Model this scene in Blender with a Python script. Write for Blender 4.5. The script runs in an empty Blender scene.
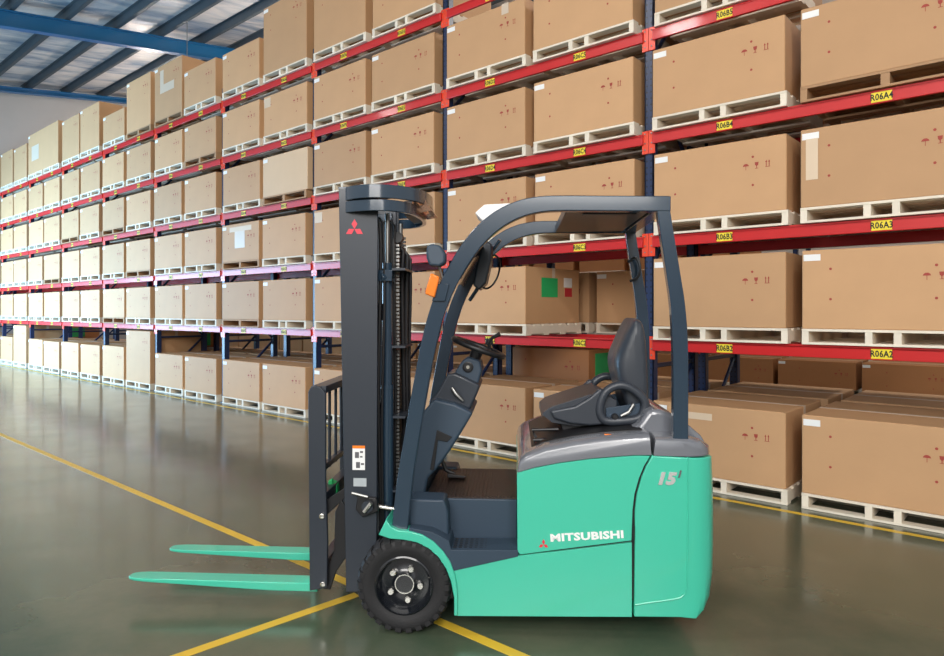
import bpy, bmesh, math, random
from mathutils import Vector, Matrix
random.seed(7)
C = bpy.context.scene.collection
PI = math.pi
FOC, CX, HY, CAMH = 669.0, 472.0, 311.0, 1.6

# ------------------------------------------------------------------ materials
def mat(name, col, rough=.5, metal=0., coat=0., var=0., bump=0., bscale=40., spec=.5, wear=None, objrand=0.):
    m = bpy.data.materials.new(name); m.use_nodes = True
    nt = m.node_tree; b = nt.nodes['Principled BSDF']
    b.inputs['Base Color'].default_value = (*col, 1)
    b.inputs['Roughness'].default_value = rough
    b.inputs['Metallic'].default_value = metal
    b.inputs['Coat Weight'].default_value = coat
    b.inputs['Coat Roughness'].default_value = .08
    b.inputs['Specular IOR Level'].default_value = spec
    tc = nt.nodes.new('ShaderNodeTexCoord')
    if var or objrand:
        n = nt.nodes.new('ShaderNodeTexNoise'); n.inputs['Scale'].default_value = 3.; n.inputs['Detail'].default_value = 6.
        nt.links.new(tc.outputs['Object'], n.inputs['Vector'])
        r = nt.nodes.new('ShaderNodeMapRange'); r.inputs['To Min'].default_value = 1-var; r.inputs['To Max'].default_value = 1+var
        nt.links.new(n.outputs['Fac'], r.inputs['Value'])
        fac = r.outputs['Result']
        if objrand:
            oi = nt.nodes.new('ShaderNodeObjectInfo')
            r2 = nt.nodes.new('ShaderNodeMapRange'); r2.inputs['To Min'].default_value = 1-objrand; r2.inputs['To Max'].default_value = 1+objrand
            nt.links.new(oi.outputs['Random'], r2.inputs['Value'])
            mu = nt.nodes.new('ShaderNodeMath'); mu.operation = 'MULTIPLY'
            nt.links.new(fac, mu.inputs[0]); nt.links.new(r2.outputs['Result'], mu.inputs[1]); fac = mu.outputs[0]
        vm = nt.nodes.new('ShaderNodeVectorMath'); vm.operation = 'SCALE'
        vm.inputs[0].default_value = col
        nt.links.new(fac, vm.inputs['Scale']); nt.links.new(vm.outputs[0], b.inputs['Base Color'])
    if bump:
        n2 = nt.nodes.new('ShaderNodeTexNoise'); n2.inputs['Scale'].default_value = bscale; n2.inputs['Detail'].default_value = 4.
        nt.links.new(tc.outputs['Object'], n2.inputs['Vector'])
        bp = nt.nodes.new('ShaderNodeBump'); bp.inputs['Strength'].default_value = bump; bp.inputs['Distance'].default_value = .01
        nt.links.new(n2.outputs['Fac'], bp.inputs['Height']); nt.links.new(bp.outputs[0], b.inputs['Normal'])
    return m

M = {}
M['carton'] = mat('cardboard', (.55, .32, .162), .62, var=.07, objrand=.10, bump=.05, bscale=30, spec=.35)
M['carton_pale'] = mat('pale_cardboard', (.68, .47, .29), .62, var=.05, bump=.05, spec=.35)
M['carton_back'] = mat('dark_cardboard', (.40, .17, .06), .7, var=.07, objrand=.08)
M['tape'] = mat('packing_tape', (.72, .56, .40), .25, var=.05)
M['tape_white'] = mat('white_tape', (.62, .50, .38), .4)
M['sticker'] = mat('white_sticker', (.85, .84, .82), .5)
M['ink'] = mat('red_ink', (.36, .05, .035), .7)
M['wood'] = mat('pale_pine', (.78, .69, .56), .7, var=.12, objrand=.06, bump=.1, bscale=25)
M['wood_dark'] = mat('brown_pine', (.42, .24, .12), .7, var=.12, objrand=.08)
M['beam'] = mat('red_enamel', (.55, .009, .010), .42, coat=.15, var=.05)
M['bracket'] = mat('orange_red_enamel', (.80, .06, .02), .35, coat=.3, var=.04)
M['yellow_plate'] = mat('yellow_plate', (.85, .66, .03), .5)
M['black_ink'] = mat('black_ink', (.01, .01, .008), .6)
M['green_sheet'] = mat('green_sheet', (.02, .42, .12), .6)
M['red_sheet'] = mat('red_sheet', (.5, .02, .03), .6)
M['mint'] = mat('mint_green_paint', (.052, .52, .36), .33, coat=.6, spec=.5)
M['mast'] = mat('slate_paint', (.020, .027, .040), .45, coat=.25, var=.05)
M['guard'] = mat('glossy_slate_paint', (.020, .040, .066), .2, coat=.6, spec=.4)
M['cowl'] = mat('slate_plastic', (.028, .050, .080), .5, bump=.08, bscale=300)
M['hood'] = mat('grey_hood_plastic', (.16, .17, .195), .22, coat=.8)
M['black'] = mat('black_metal', (.008, .008, .01), .45)
M['seat'] = mat('seat_vinyl', (.035, .042, .055), .38, bump=.06, bscale=200)
M['rubber'] = mat('tyre_rubber', (.012, .012, .014), .65, bump=.15, bscale=120)
M['rim'] = mat('black_rim', (.006, .008, .012), .22, coat=.7)
M['steel'] = mat('bright_steel', (.75, .74, .70), .22, metal=1.)
M['dull_steel'] = mat('dull_steel', (.30, .30, .29), .4, metal=1.)
M['rubber_mat'] = mat('floor_mat_rubber', (.03, .02, .018), .5, bump=.2, bscale=60)
M['white_paint'] = mat('white_lettering', (.85, .86, .86), .4)
M['decal_red'] = mat('red_decal', (.72, .02, .05), .4)
M['decal_dark'] = mat('grey_decal', (.12, .12, .13), .4)
M['orange'] = mat('amber_lens', (.9, .22, .02), .2, coat=.8)
M['chrome'] = mat('chrome_digits', (.9, .9, .9), .2, metal=.7)
M['lens'] = mat('lamp_lens', (.72, .78, .85), .12, metal=.6, coat=.8)
M['roofbeam'] = mat('blue_enamel', (.004, .11, .26), .4, coat=.2, var=.05)
M['purlin'] = mat('galvanised_steel', (.085, .10, .11), .5, metal=.5, var=.15)
M['line'] = mat('yellow_floor_paint', (.72, .46, .04), .4, var=.12)
M['wall'] = mat('plaster', (.50, .44, .39), .8, var=.03)
g = bpy.data.materials.new('amber_polycarbonate'); g.use_nodes = True
gb = g.node_tree.nodes['Principled BSDF']; gb.inputs['Base Color'].default_value = (.62, .40, .28, 1)
gb.inputs['Transmission Weight'].default_value = .75; gb.inputs['Roughness'].default_value = .08; gb.inputs['IOR'].default_value = 1.04
M['poly'] = g
g2 = g.copy(); g2.name = 'clear_glass'; g2.node_tree.nodes['Principled BSDF'].inputs['Base Color'].default_value = (.92, .95, .97, 1)
g2.node_tree.nodes['Principled BSDF'].inputs['Transmission Weight'].default_value = 1.0
M['glass'] = g2

def post_material():
    m = bpy.data.materials.new('perforated_blue_enamel'); m.use_nodes = True
    nt = m.node_tree; b = nt.nodes['Principled BSDF']; b.inputs['Roughness'].default_value = .35
    N = nt.nodes.new; L = nt.links.new
    tc = N('ShaderNodeTexCoord'); sp = N('ShaderNodeSeparateXYZ'); L(tc.outputs['Object'], sp.inputs[0])
    def mth(op, a, b_=None, c=None):
        n = N('ShaderNodeMath'); n.operation = op
        for i, v in enumerate((a, b_, c)):
            if v is None: continue
            if isinstance(v, (int, float)): n.inputs[i].default_value = v
            else: L(v, n.inputs[i])
        return n.outputs[0]
    dx = mth('SUBTRACT', mth('ABSOLUTE', sp.outputs[0]), .022)
    dz = mth('MULTIPLY', mth('SUBTRACT', mth('FRACT', mth('DIVIDE', sp.outputs[2], .06)), .5), .06)
    d = mth('SQRT', mth('ADD', mth('MULTIPLY', dx, dx), mth('MULTIPLY', dz, dz)))
    hole = mth('LESS_THAN', d, .0085)
    mx = N('ShaderNodeMix'); mx.data_type = 'RGBA'
    mx.inputs[6].default_value = (.012, .028, .085, 1); mx.inputs[7].default_value = (.002, .002, .004, 1)
    L(hole, mx.inputs[0]); L(mx.outputs[2], b.inputs['Base Color'])
    return m
M['post'] = post_material()

def floor_material():
    m = bpy.data.materials.new('polished_concrete'); m.use_nodes = True
    nt = m.node_tree; b = nt.nodes['Principled BSDF']; N = nt.nodes.new; L = nt.links.new
    tc = N('ShaderNodeTexCoord')
    n1 = N('ShaderNodeTexNoise'); n1.inputs['Scale'].default_value = .9; n1.inputs['Detail'].default_value = 8; n1.inputs['Roughness'].default_value = .65
    L(tc.outputs['Object'], n1.inputs['Vector'])
    cr = N('ShaderNodeValToRGB'); e = cr.color_ramp.elements
    e[0].position = .32; e[0].color = (.046, .080, .050, 1); e[1].position = .68; e[1].color = (.125, .128, .085, 1)
    L(n1.outputs['Fac'], cr.inputs[0]); L(cr.outputs[0], b.inputs['Base Color'])
    n2 = N('ShaderNodeTexNoise'); n2.inputs['Scale'].default_value = 2.3; n2.inputs['Detail'].default_value = 6
    L(tc.outputs['Object'], n2.inputs['Vector'])
    mr = N('ShaderNodeMapRange'); mr.inputs['From Min'].default_value = .3; mr.inputs['From Max'].default_value = .7
    mr.inputs['To Min'].default_value = .19; mr.inputs['To Max'].default_value = .27
    L(n2.outputs['Fac'], mr.inputs['Value']); L(mr.outputs[0], b.inputs['Roughness'])
    b.inputs['Coat Weight'].default_value = .35; b.inputs['Coat Roughness'].default_value = .12
    n3 = N('ShaderNodeTexNoise'); n3.inputs['Scale'].default_value = 6
    L(tc.outputs['Object'], n3.inputs['Vector'])
    bp = N('ShaderNodeBump'); bp.inputs['Strength'].default_value = .03; bp.inputs['Distance'].default_value = .02
    L(n3.outputs['Fac'], bp.inputs['Height']); L(bp.outputs[0], b.inputs['Normal'])
    return m
M['floor'] = floor_material()

def roof_material():
    m = bpy.data.materials.new('foil_roof_lining'); m.use_nodes = True
    nt = m.node_tree; b = nt.nodes['Principled BSDF']; N = nt.nodes.new; L = nt.links.new
    tc = N('ShaderNodeTexCoord'); mp = N('ShaderNodeMapping'); mp.inputs['Scale'].default_value = (1.1, .25, 1)
    L(tc.outputs['Object'], mp.inputs[0])
    n = N('ShaderNodeTexNoise'); n.inputs['Scale'].default_value = 1.6; n.inputs['Detail'].default_value = 7; n.inputs['Distortion'].default_value = .6
    L(mp.outputs[0], n.inputs['Vector'])
    cr = N('ShaderNodeValToRGB'); e = cr.color_ramp.elements
    e[0].position = .36; e[0].color = (.22, .27, .34, 1); e[1].position = .60; e[1].color = (.74, .66, .60, 1)
    L(n.outputs['Fac'], cr.inputs[0]); L(cr.outputs[0], b.inputs['Base Color'])
    b.inputs['Metallic'].default_value = .3; b.inputs['Roughness'].default_value = .42
    bp = N('ShaderNodeBump'); bp.inputs['Strength'].default_value = .8; bp.inputs['Distance'].default_value = .25
    L(n.outputs['Fac'], bp.inputs['Height']); L(bp.outputs[0], b.inputs['Normal'])
    return m
M['roof'] = roof_material()

# ------------------------------------------------------------------ mesh helpers
class MB:
    def __init__(s): s.bm = bmesh.new()
    def box(s, x0, x1, y0, y1, z0, z1):
        v = [s.bm.verts.new((x, y, z)) for x in (x0, x1) for y in (y0, y1) for z in (z0, z1)]
        for f in ((0,1,3,2),(4,6,7,5),(0,4,5,1),(2,3,7,6),(0,2,6,4),(1,5,7,3)): s.bm.faces.new([v[i] for i in f])
        return s
    def loft(s, secs, caps=True, closed=False):
        rows = [[s.bm.verts.new(p) for p in sec] for sec in secs]
        n = len(rows[0]); R = len(rows)
        for i in range(R if closed else R-1):
            a, b = rows[i], rows[(i+1) % R]
            for j in range(n):
                s.bm.faces.new((a[j], a[(j+1) % n], b[(j+1) % n], b[j]))
        if caps and not closed:
            s.bm.faces.new(rows[0][::-1]); s.bm.faces.new(rows[-1])
        return s
    def prism(s, pts, y0, y1):
        return s.loft([[(x, y0, z) for x, z in pts], [(x, y1, z) for x, z in pts]])
    def tube(s, pts, r, n=12, closed=False):
        pts = [Vector(p) for p in pts]; secs = []
        rr = r if isinstance(r, (list, tuple)) else [r]*len(pts)
        up = None
        for i, p in enumerate(pts):
            if closed: t = pts[(i+1) % len(pts)] - pts[i-1]
            else: t = pts[min(i+1, len(pts)-1)] - pts[max(i-1, 0)]
            t.normalize()
            if up is None:
                up = Vector((0, 0, 1)) if abs(t.z) < .9 else Vector((1, 0, 0))
            a = t.cross(up).normalized(); up = a.cross(t).normalized()
            secs.append([p + rr[i]*(math.cos(2*PI*k/n)*a + math.sin(2*PI*k/n)*up) for k in range(n)])
        return s.loft(secs, closed=closed)
    def lathe_y(s, cx, cz, prof, n=48, closed=False):
        """profile of (radius, y) pairs turned about an axis along y"""
        secs = [[(cx + r*math.cos(2*PI*k/n), y, cz + r*math.sin(2*PI*k/n)) for k in range(n)] for r, y in prof]
        return s.loft(secs, closed=closed)
    def xf(s, m): s.bm.transform(m); return s
    def build(s, name, material, parent=None, bevel=0, seg=2, smooth=False, sub=0, kind=None):
        bmesh.ops.recalc_face_normals(s.bm, faces=s.bm.faces[:])
        me = bpy.data.meshes.new(name); s.bm.to_mesh(me); s.bm.free()
        me.materials.append(material)
        if smooth or bevel:
            me.shade_smooth(); me.set_sharp_from_angle(angle=math.radians(38))
        o = bpy.data.objects.new(name, me); C.objects.link(o); o.parent = parent
        if bevel:
            b = o.modifiers.new('bevel', 'BEVEL'); b.width = bevel; b.segments = seg; b.limit_method = 'ANGLE'; b.angle_limit = math.radians(35)
            b.harden_normals = False
        if sub:
            b = o.modifiers.new('subsurf', 'SUBSURF'); b.levels = sub; b.render_levels = sub
        if kind: o['kind'] = kind
        return o

def tag(o, label, cat, group=None, kind=None):
    o['label'] = label; o['category'] = cat
    if group: o['group'] = group
    if kind: o['kind'] = kind
    return o
def empty(name, loc=(0, 0, 0), rz=0):
    o = bpy.data.objects.new(name, None); C.objects.link(o); o.location = loc; o.rotation_euler = (0, 0, rz)
    o.empty_display_size = .1
    return o
def kids(o): return [c for c in C.objects if c.parent == o]
def text_bm(body, size, ext=.0006, offset=0., align='CENTER', sx=1., shear=0.):
    cu = bpy.data.curves.new('t', 'FONT'); cu.body = body; cu.size = size; cu.extrude = ext; cu.offset = offset
    cu.align_x = align; cu.align_y = 'CENTER'; cu.resolution_u = 2; cu.shear = shear; cu.space_character = 1.05
    o = bpy.data.objects.new('t', cu); C.objects.link(o)
    dg = bpy.context.evaluated_depsgraph_get(); me = bpy.data.meshes.new_from_object(o.evaluated_get(dg))
    bpy.data.objects.remove(o)
    mb = MB(); mb.bm.from_mesh(me); bpy.data.meshes.remove(me)
    mb.xf(Matrix.Diagonal((sx, 1, 1, 1)))
    # stands upright in the xz plane, facing -y
    return mb.xf(Matrix.Rotation(PI/2, 4, 'X'))

# ------------------------------------------------------------------ camera, world
cam = bpy.data.cameras.new('camera'); co = bpy.data.objects.new('camera', cam); C.objects.link(co)
co.location = (0, 0, CAMH); co.rotation_euler = (PI/2, 0, 0)
cam.sensor_width = 36; cam.lens = 36*FOC/944; cam.shift_y = -(328-HY)/944; cam.clip_end = 200
bpy.context.scene.camera = co
sc = bpy.context.scene
sc.view_settings.view_transform = 'Standard'; sc.view_settings.look = 'None'; sc.view_settings.gamma = 1
sc.view_settings.use_curve_mapping = False; sc.view_settings.exposure = 0
w = bpy.data.worlds.new('world'); sc.world = w; w.use_nodes = True
wn = w.node_tree; bg = wn.nodes['Background']; bg.inputs[1].default_value = .62
wtc = wn.nodes.new('ShaderNodeTexCoord'); wsp = wn.nodes.new('ShaderNodeSeparateXYZ'); wn.links.new(wtc.outputs['Generated'], wsp.inputs[0])
wcr = wn.nodes.new('ShaderNodeValToRGB'); e = wcr.color_ramp.elements
e[0].position = 0; e[0].color = (.50, .42, .35, 1); e[1].position = .5; e[1].color = (1.15, 1.18, 1.2, 1)
q_ = e.new(.10); q_.color = (.62, .56, .50, 1); q_ = e.new(.16); q_.color = (1.2, 1.2, 1.2, 1)
wn.links.new(wsp.outputs[2], wcr.inputs[0]); wn.links.new(wcr.outputs[0], bg.inputs[0])

# ------------------------------------------------------------------ rack frame of reference
TH = math.atan2(-669, 761) + 0.0          # direction of the rack front, pointing right/near
TH = -math.atan2(669, 761)
RX = Vector((math.cos(TH), math.sin(TH), 0)); RN = Vector((-math.sin(TH), math.cos(TH), 0))
P0 = Vector((1.69, 6.39, 0)); BAY = 2.68
def W(a, o, z=0): return P0 + RX*a + RN*o + Vector((0, 0, z))
LV = {2: 1.33, 3: 2.31, 4: 3.29, 5: 4.27, 6: 5.25}
ORD = ['rightmost', 'second', 'third', 'fourth', 'fifth', 'sixth', 'seventh', 'eighth', 'ninth', 'tenth', 'eleventh', 'twelfth']
def bayname(k):                            # k = -1 is the bay at the right edge
    i = k+1
    return 'rightmost bay' if i == 0 else ORD[i] + ' bay from right'
LVN = {1: 'on the ground row', 2: 'on the lowest beam shelf', 3: 'on the second beam shelf', 4: 'on the third beam shelf',
       5: 'on the fourth beam shelf', 6: 'on the top shelf'}
NB = 10

# ------------------------------------------------------------------ setting
fl = MB().box(-45, 22, -12, 45, -.1, 0).build('floor', M['floor'], kind='structure')
def strip(name, a, b, wd, label):
    a = Vector((*a, 0)); b = Vector((*b, 0)); d = (b-a).normalized(); n = Vector((-d.y, d.x, 0))*wd/2
    mb = MB(); vs = [a+n, a-n, b-n, b+n]
    mb.loft([[tuple(v) for v in vs], [(v.x, v.y, .0015) for v in vs]])
    o = mb.build(name, M['line'], fl); o['label'] = label
def gp(px, py): Y = CAMH*FOC/(py-HY); return ((px-CX)*Y/FOC, Y)
A1 = gp(520, 656); dA = (-.751, .660)
strip('floor_line', (A1[0]-dA[0]*2.5, A1[1]-dA[1]*2.5), (A1[0]+dA[0]*32, A1[1]+dA[1]*32), .062, 'yellow line running diagonally under the forklift')
B1, B2 = gp(180, 656), gp(357, 594.5); dB = Vector((B2[0]-B1[0], B2[1]-B1[1])).normalized()
strip('floor_line', (B1[0]-dB.x*2, B1[1]-dB.y*2), B2, .06, 'yellow line branching towards the camera by the front wheel')
l0, l1 = W(-NB*BAY, -.24), W(3.5, -.24)
strip('floor_line', l0[:2], l1[:2], .055, 'yellow line running along the foot of the racks')

KS = .134
def roofz(o): return 10.15 + KS*((5.914+o)-7.4)
def rb(mb): # rack-frame mesh -> world placed object matrix
    return mb
def in_rack(o): o.location = P0; o.rotation_euler = (0, 0, TH); return o
mb = MB(); a0, a1 = -27, 14; o0, o1 = -12, 14
mb.loft([[(a0, o0, roofz(o0)), (a1, o0, roofz(o0)), (a1, o1, roofz(o1)), (a0, o1, roofz(o1))],
         [(a0, o0, roofz(o0)+.05), (a1, o0, roofz(o0)+.05), (a1, o1, roofz(o1)+.05), (a0, o1, roofz(o1)+.05)]])
in_rack(mb.build('ceiling', M['roof'], kind='structure'))
in_rack(MB().box(-27.2, -27, -12, 14, 0, 12.5).build('wall_left', M['wall'], kind='structure'))
in_rack(MB().box(-27, 14, 14, 14.2, 0, 12.5).build('wall_back', M['wall'], kind='structure'))
# blue rafters across the roof
def rafter(a, label, d=.42):
    mb = MB()
    for (xa, xb, za, zb) in ((a-.12, a+.12, -.30-d, -.27-d), (a-.012, a+.012, -.27-d, -.30), (a-.12, a+.12, -.30, -.27)):
        mb.loft([[(x, o, roofz(o)+z) for x, z in ((xa, za), (xb, za), (xb, zb), (xa, zb))] for o in (-11.8, 13.8)])
    tag(in_rack(mb.build('roof_beam', M['roofbeam'])), label, 'roof beam', None, 'thing')
rafter(-18.1, 'blue steel roof beam nearer to the camera, sloping above the cartons')
rafter(-26.2, 'blue steel roof beam further away, close to the end wall', .16)
k = 0
for o in [x*1.32-9.9 for x in range(17)]:
    mb = MB(); z = roofz(o)
    for (xa, xb, za, zb) in ((-.012, .012, -.24, 0), (0, .09, -.25, -.235), (-.09, 0, -.015, 0)):
        mb.loft([[(a, o+x, z+zz) for x, zz in ((xa, za), (xb, za), (xb, zb), (xa, zb))] for a in (-26.98, 13.9)])
    tag(in_rack(mb.build('roof_purlin', M['purlin'])), 'long galvanised steel purlin under the foil roof lining', 'purlin', 'purlins under the roof lining')
# hanger rod beside the near rafter
def rod(p, q, label, r=.015):
    tag(in_rack(MB().tube([p, q], r, 6).build('hanging_rod', M['dull_steel'])), label, 'rod')
rod((-16.9, 3.6, roofz(3.6)-.02), (-16.9, 3.6, 6.9), 'thin vertical rod hanging from the roof by the blue beam')


# ------------------------------------------------------------------ racks
def post_h(): return 5.62
def make_frame():
    r = empty('rack_upright')
    for o in (.0, .96):
        MB().box(-.045, .045, o, o+.012, 0, 5.5).box(-.045, -.033, o, o+.09, 0, 5.5).box(.033, .045, o, o+.09, 0, 5.5).build('post', M['post'], r)
    for z in (.15, 1.05, 2.0, 3.0, 4.0, 5.0):
        MB().box(-.02, .02, .05, 1.0, z, z+.04).build('crossbar', M['post'], r)
    for i, (z0, z1) in enumerate(((.19, 1.05), (2.0, 1.09), (2.04, 3.0), (4.0, 3.04), (4.04, 5.0))):
        MB().tube([(0, .08, z0), (0, .98, z1)], .022, 6).build('brace', M['post'], r)
    for o in (0, .96): MB().box(-.044, .044, o-.03, o+.12, 0, .01).build('base_plate', M['post'], r)
    return r
def copy_tree(o, parent=None):
    c = o.copy(); C.objects.link(c)
    if parent is not None: c.parent = parent
    for ch in kids(o): copy_tree(ch, c)
    return c
fr0 = make_frame(); frame_i = 0
for back in (0, 1):
    for k in range(-1, NB+1):
        if back and k > 8: continue
        o = fr0 if (back == 0 and k == -1) else copy_tree(fr0)
        o.location = W(-k*BAY, 1.24 if back else 0); o.rotation_euler = (0, 0, TH)
        if back: tag(o, 'dark blue upright of the rear row, %s' % ('extreme right edge' if k < 0 else 'behind right end of %s' % bayname(k)), 'rack upright', 'upright frames of the rear rack')
        else: tag(o, 'dark blue perforated rack upright %s' % ('at the extreme right edge' if k < 0 else 'at the left end of the %s' % bayname(k-1)), 'rack upright', 'upright frames of the front rack')

BH = .105
def bracket_mb(x0, x1, o):
    mb = MB().box(x0, x1, o-.006, o, -.15, .06)
    return mb
def make_beam():
    b = empty('rack_beam')
    MB().box(.05, BAY-.05, -.035, -.004, -BH, -.012).box(.05, BAY-.05, -.035, .02, -.03, -.002).build('beam_rail', M['beam'], b, bevel=.004)
    for x0, x1 in ((.002, .066), (BAY-.066, BAY-.002)):
        c = MB().box(x0, x1, -.012, -.001, -.19, .03).build('end_bracket', M['bracket'], b, bevel=.003)
        for zz in (-.15, -.09, .0):
            MB().lathe_y((x0+x1)/2, zz, [(.007, -.0125), (.007, -.018), (.004, -.019)], 8).build('bolt', M['dull_steel'], c, smooth=True)
    return b
bm0 = make_beam(); first = True
LET = 'ABCDEFGHJKLMNPQRSTUVWXYZ'
plate_me = None
def plate(beam, x, txt):
    global plate_me
    if plate_me is None:
        p = MB().box(-.069, .069, -.0385, -.0355, -.037, .037).build('location_label', M['yellow_plate'], beam); plate_me = p.data
    else:
        p = bpy.data.objects.new('location_label', plate_me); C.objects.link(p); p.parent = beam
    p.location = (x, 0, -.058)
    t = text_bm(txt, .068, .0004, .0018, sx=.78).xf(Matrix.Translation((0, -.0392, -.001))).build('label_text', M['black_ink'], p)
    p['label'] = 'yellow plate reading ' + txt
for L_, z in LV.items():
    for k in range(-1, NB):
        if L_ == 6 and k == -1: continue
        b = bm0 if first else copy_tree(bm0)
        first = False
        b.location = W(-(k+1)*BAY, 0, z); b.rotation_euler = (0, 0, TH); b['kind'] = 'thing'
        tag(b, 'red front beam with orange brackets, %s, %s' % ({2: 'lowest beam shelf', 3: 'second beam shelf', 4: 'third beam shelf', 5: 'fourth beam shelf', 6: 'top shelf'}[L_], bayname(k)), 'rack beam', 'front beams of the rack')
beams = {}
for o in list(C.objects):
    if o.get('category') == 'rack beam':
        for L_, z in LV.items():
            for k in range(-1, NB):
                if (o.location - W(-(k+1)*BAY, 0, z)).length < .01: beams[(L_, k)] = o
for (L_, k), b in beams.items():
    for j, x in enumerate((.735, 1.93)):
        li = 2*(k+1) + (1 if j == 0 else 0)
        plate(b, x, 'R06%s%d' % (LET[li], L_))
# rear beams (plain)
rear = empty('rear_beam')
MB().box(.05, BAY-.05, -.02, .03, -BH, -.01).build('beam_rail', M['beam'], rear)
for x0, x1 in ((.0, .062), (BAY-.062, BAY)): MB().box(x0, x1, -.006, 0, -.19, .03).build('end_bracket', M['bracket'], rear)
first = True
for L_, z in LV.items():
    for k in range(-1, NB):
        if L_ == 6 and k <= 0: continue
        b = rear if first else copy_tree(rear); first = False
        b.location = W(-(k+1)*BAY, 1.062, z); b.rotation_euler = (0, 0, TH); b['kind'] = 'thing'
        tag(b, 'red rear beam under the pallets, %s, %s' % ({2: 'lowest beam shelf', 3: 'second beam shelf', 4: 'third beam shelf', 5: 'fourth beam shelf', 6: 'top shelf'}[L_], bayname(k)), 'rack beam', 'rear beams of the rack')

# ------------------------------------------------------------------ pallets
PW, PD, PH = 1.19, 1.12, .125
def make_pallet(name, m, posts):
    p = empty(name)
    mb = MB()
    n = 7
    for i in range(n):
        y0 = i*(PD-.10)/(n-1); mb.box(0, PW, y0, y0+.10, PH-.020, PH)
    mb.build('top_deck', m, p)
    mb = MB()
    for y0 in (0, .34, .68, PD-.10): mb.box(0, PW, y0, y0+.10, 0, .018)
    mb.build('bottom_deck', m, p)
    for x0, x1 in posts: MB().box(x0, x1, .004, PD-.004, .018, PH-.020).build('stringer', m, p)
    return p
pal = {'pale': make_pallet('wooden_pallet', M['wood'], ((0, .05), (.45, .50), (.64, .69), (PW-.05, PW))),
       'dark': make_pallet('wooden_pallet', M['wood_dark'], ((0, .05), (PW/2-.03, PW/2+.03), (PW-.05, PW)))}
used = {'pale': False, 'dark': False}
def put_pallet(loc, kind, label, group):
    o = pal[kind] if not used[kind] else copy_tree(pal[kind])
    used[kind] = True
    o.location = loc; o.rotation_euler = (0, 0, TH); tag(o, label, 'pallet', group)
    return o

# ------------------------------------------------------------------ cartons
def poly(mb, pts, y):
    mb.bm.faces.new([mb.bm.verts.new((x, y, z)) for x, z in pts])
def marks_mesh():
    mb = MB()
    def P(cx, cz, pts): poly(mb, [(cx+x, cz+z) for x, z in pts], -.0015)
    for fx, fz in ((.225, .49), (.225, .25), (.92, .49), (.92, .25)):
        P(fx, fz, [(.011*math.cos(PI*k/3), .011*math.sin(PI*k/3)) for k in range(6)])
    # umbrella
    P(.862, .415, [(-.026, 0), (-.02, .013), (-.008, .021), (.008, .021), (.02, .013), (.026, 0)])
    P(.862, .400, [(-.002, -.018), (.002, -.018), (.002, .016), (-.002, .016)])
    # glass
    P(.952, .415, [(-.016, .026), (-.013, .002), (-.004, -.006), (.004, -.006), (.013, .002), (.016, .026)])
    P(.952, .415, [(-.003, -.026), (.003, -.026), (.003, -.006), (-.003, -.006)])
    P(.952, .386, [(-.014, 0), (.014, 0), (.014, .004), (-.014, .004)])
    # two arrows over a bar
    for dx in (-.012, .012):
        P(1.042+dx, .42, [(-.003, -.026), (.003, -.026), (.003, .012), (-.003, .012)])
        P(1.042+dx, .42, [(-.008, .010), (.008, .010), (0, .028)])
    P(1.042, .389, [(-.02, 0), (.02, 0), (.02, .004), (-.02, .004)])
    o = mb.build('handling_marking', M['ink']); me = o.data; bpy.data.objects.remove(o)
    return me
MARKS = marks_mesh()
def simple_mesh(mb, m):
    o = mb.build('tmp', m); me = o.data; bpy.data.objects.remove(o); return me
LABEL = simple_mesh(MB().box(0, .125, -.002, 0, 0, .052), M['sticker'])
CD = 1.08
BODY = {}
def body_mesh(wd, h, m, d=CD):
    key = (round(wd, 2), round(h, 2), m, round(d, 2))
    if key not in BODY:
        mb = MB().box(0, wd, 0, d, 0, h)
        bmesh.ops.bevel(mb.bm, geom=mb.bm.edges[:], offset=.006, segments=1, affect='EDGES')
        BODY[key] = simple_mesh(mb, M[m])
        BODY[key].name = 'carton_body'
    return BODY[key]
TAPE = {}
def carton(loc, wd=1.175, h=.632, m='carton', label='', group='', marks=True, sticker=True, tape=True, d=CD, patches=()):
    o = bpy.data.objects.new('carton', body_mesh(wd, h, m, d)); C.objects.link(o)
    o.location = loc; o.rotation_euler = (0, 0, TH); tag(o, label, 'carton', group)
    if len(label.replace('-', ' ').split()) > 16: print('LONG', label)
    def child(name, me, l):
        c = bpy.data.objects.new(name, me); C.objects.link(c); c.parent = o; c.location = l; return c
    if sticker: child('shipping_label', LABEL, (.012, -.0005, h-.085))
    if marks: child('handling_marking', MARKS, ((wd-1.19), -.0005, h-.645))
    if tape:
        k = (round(wd, 2), round(d, 2))
        if k not in TAPE:
            TAPE[k] = simple_mesh(MB().box(0, wd, d/2-.03, d/2+.03, 0, .0015).box(wd, wd+.0015, d/2-.03, d/2+.03, -.12, .0015), M['tape_white'])
        child('packing_tape', TAPE[k], (0, 0, h))
    for (x0, x1, z0, z1, mm) in patches:
        c = MB().box(x0, x1, -.003, -.001, z0, z1).build('tape_patch', M[mm], o)
        if mm != 'tape': c['label'] = 'white patch of tape'
    return o

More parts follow.
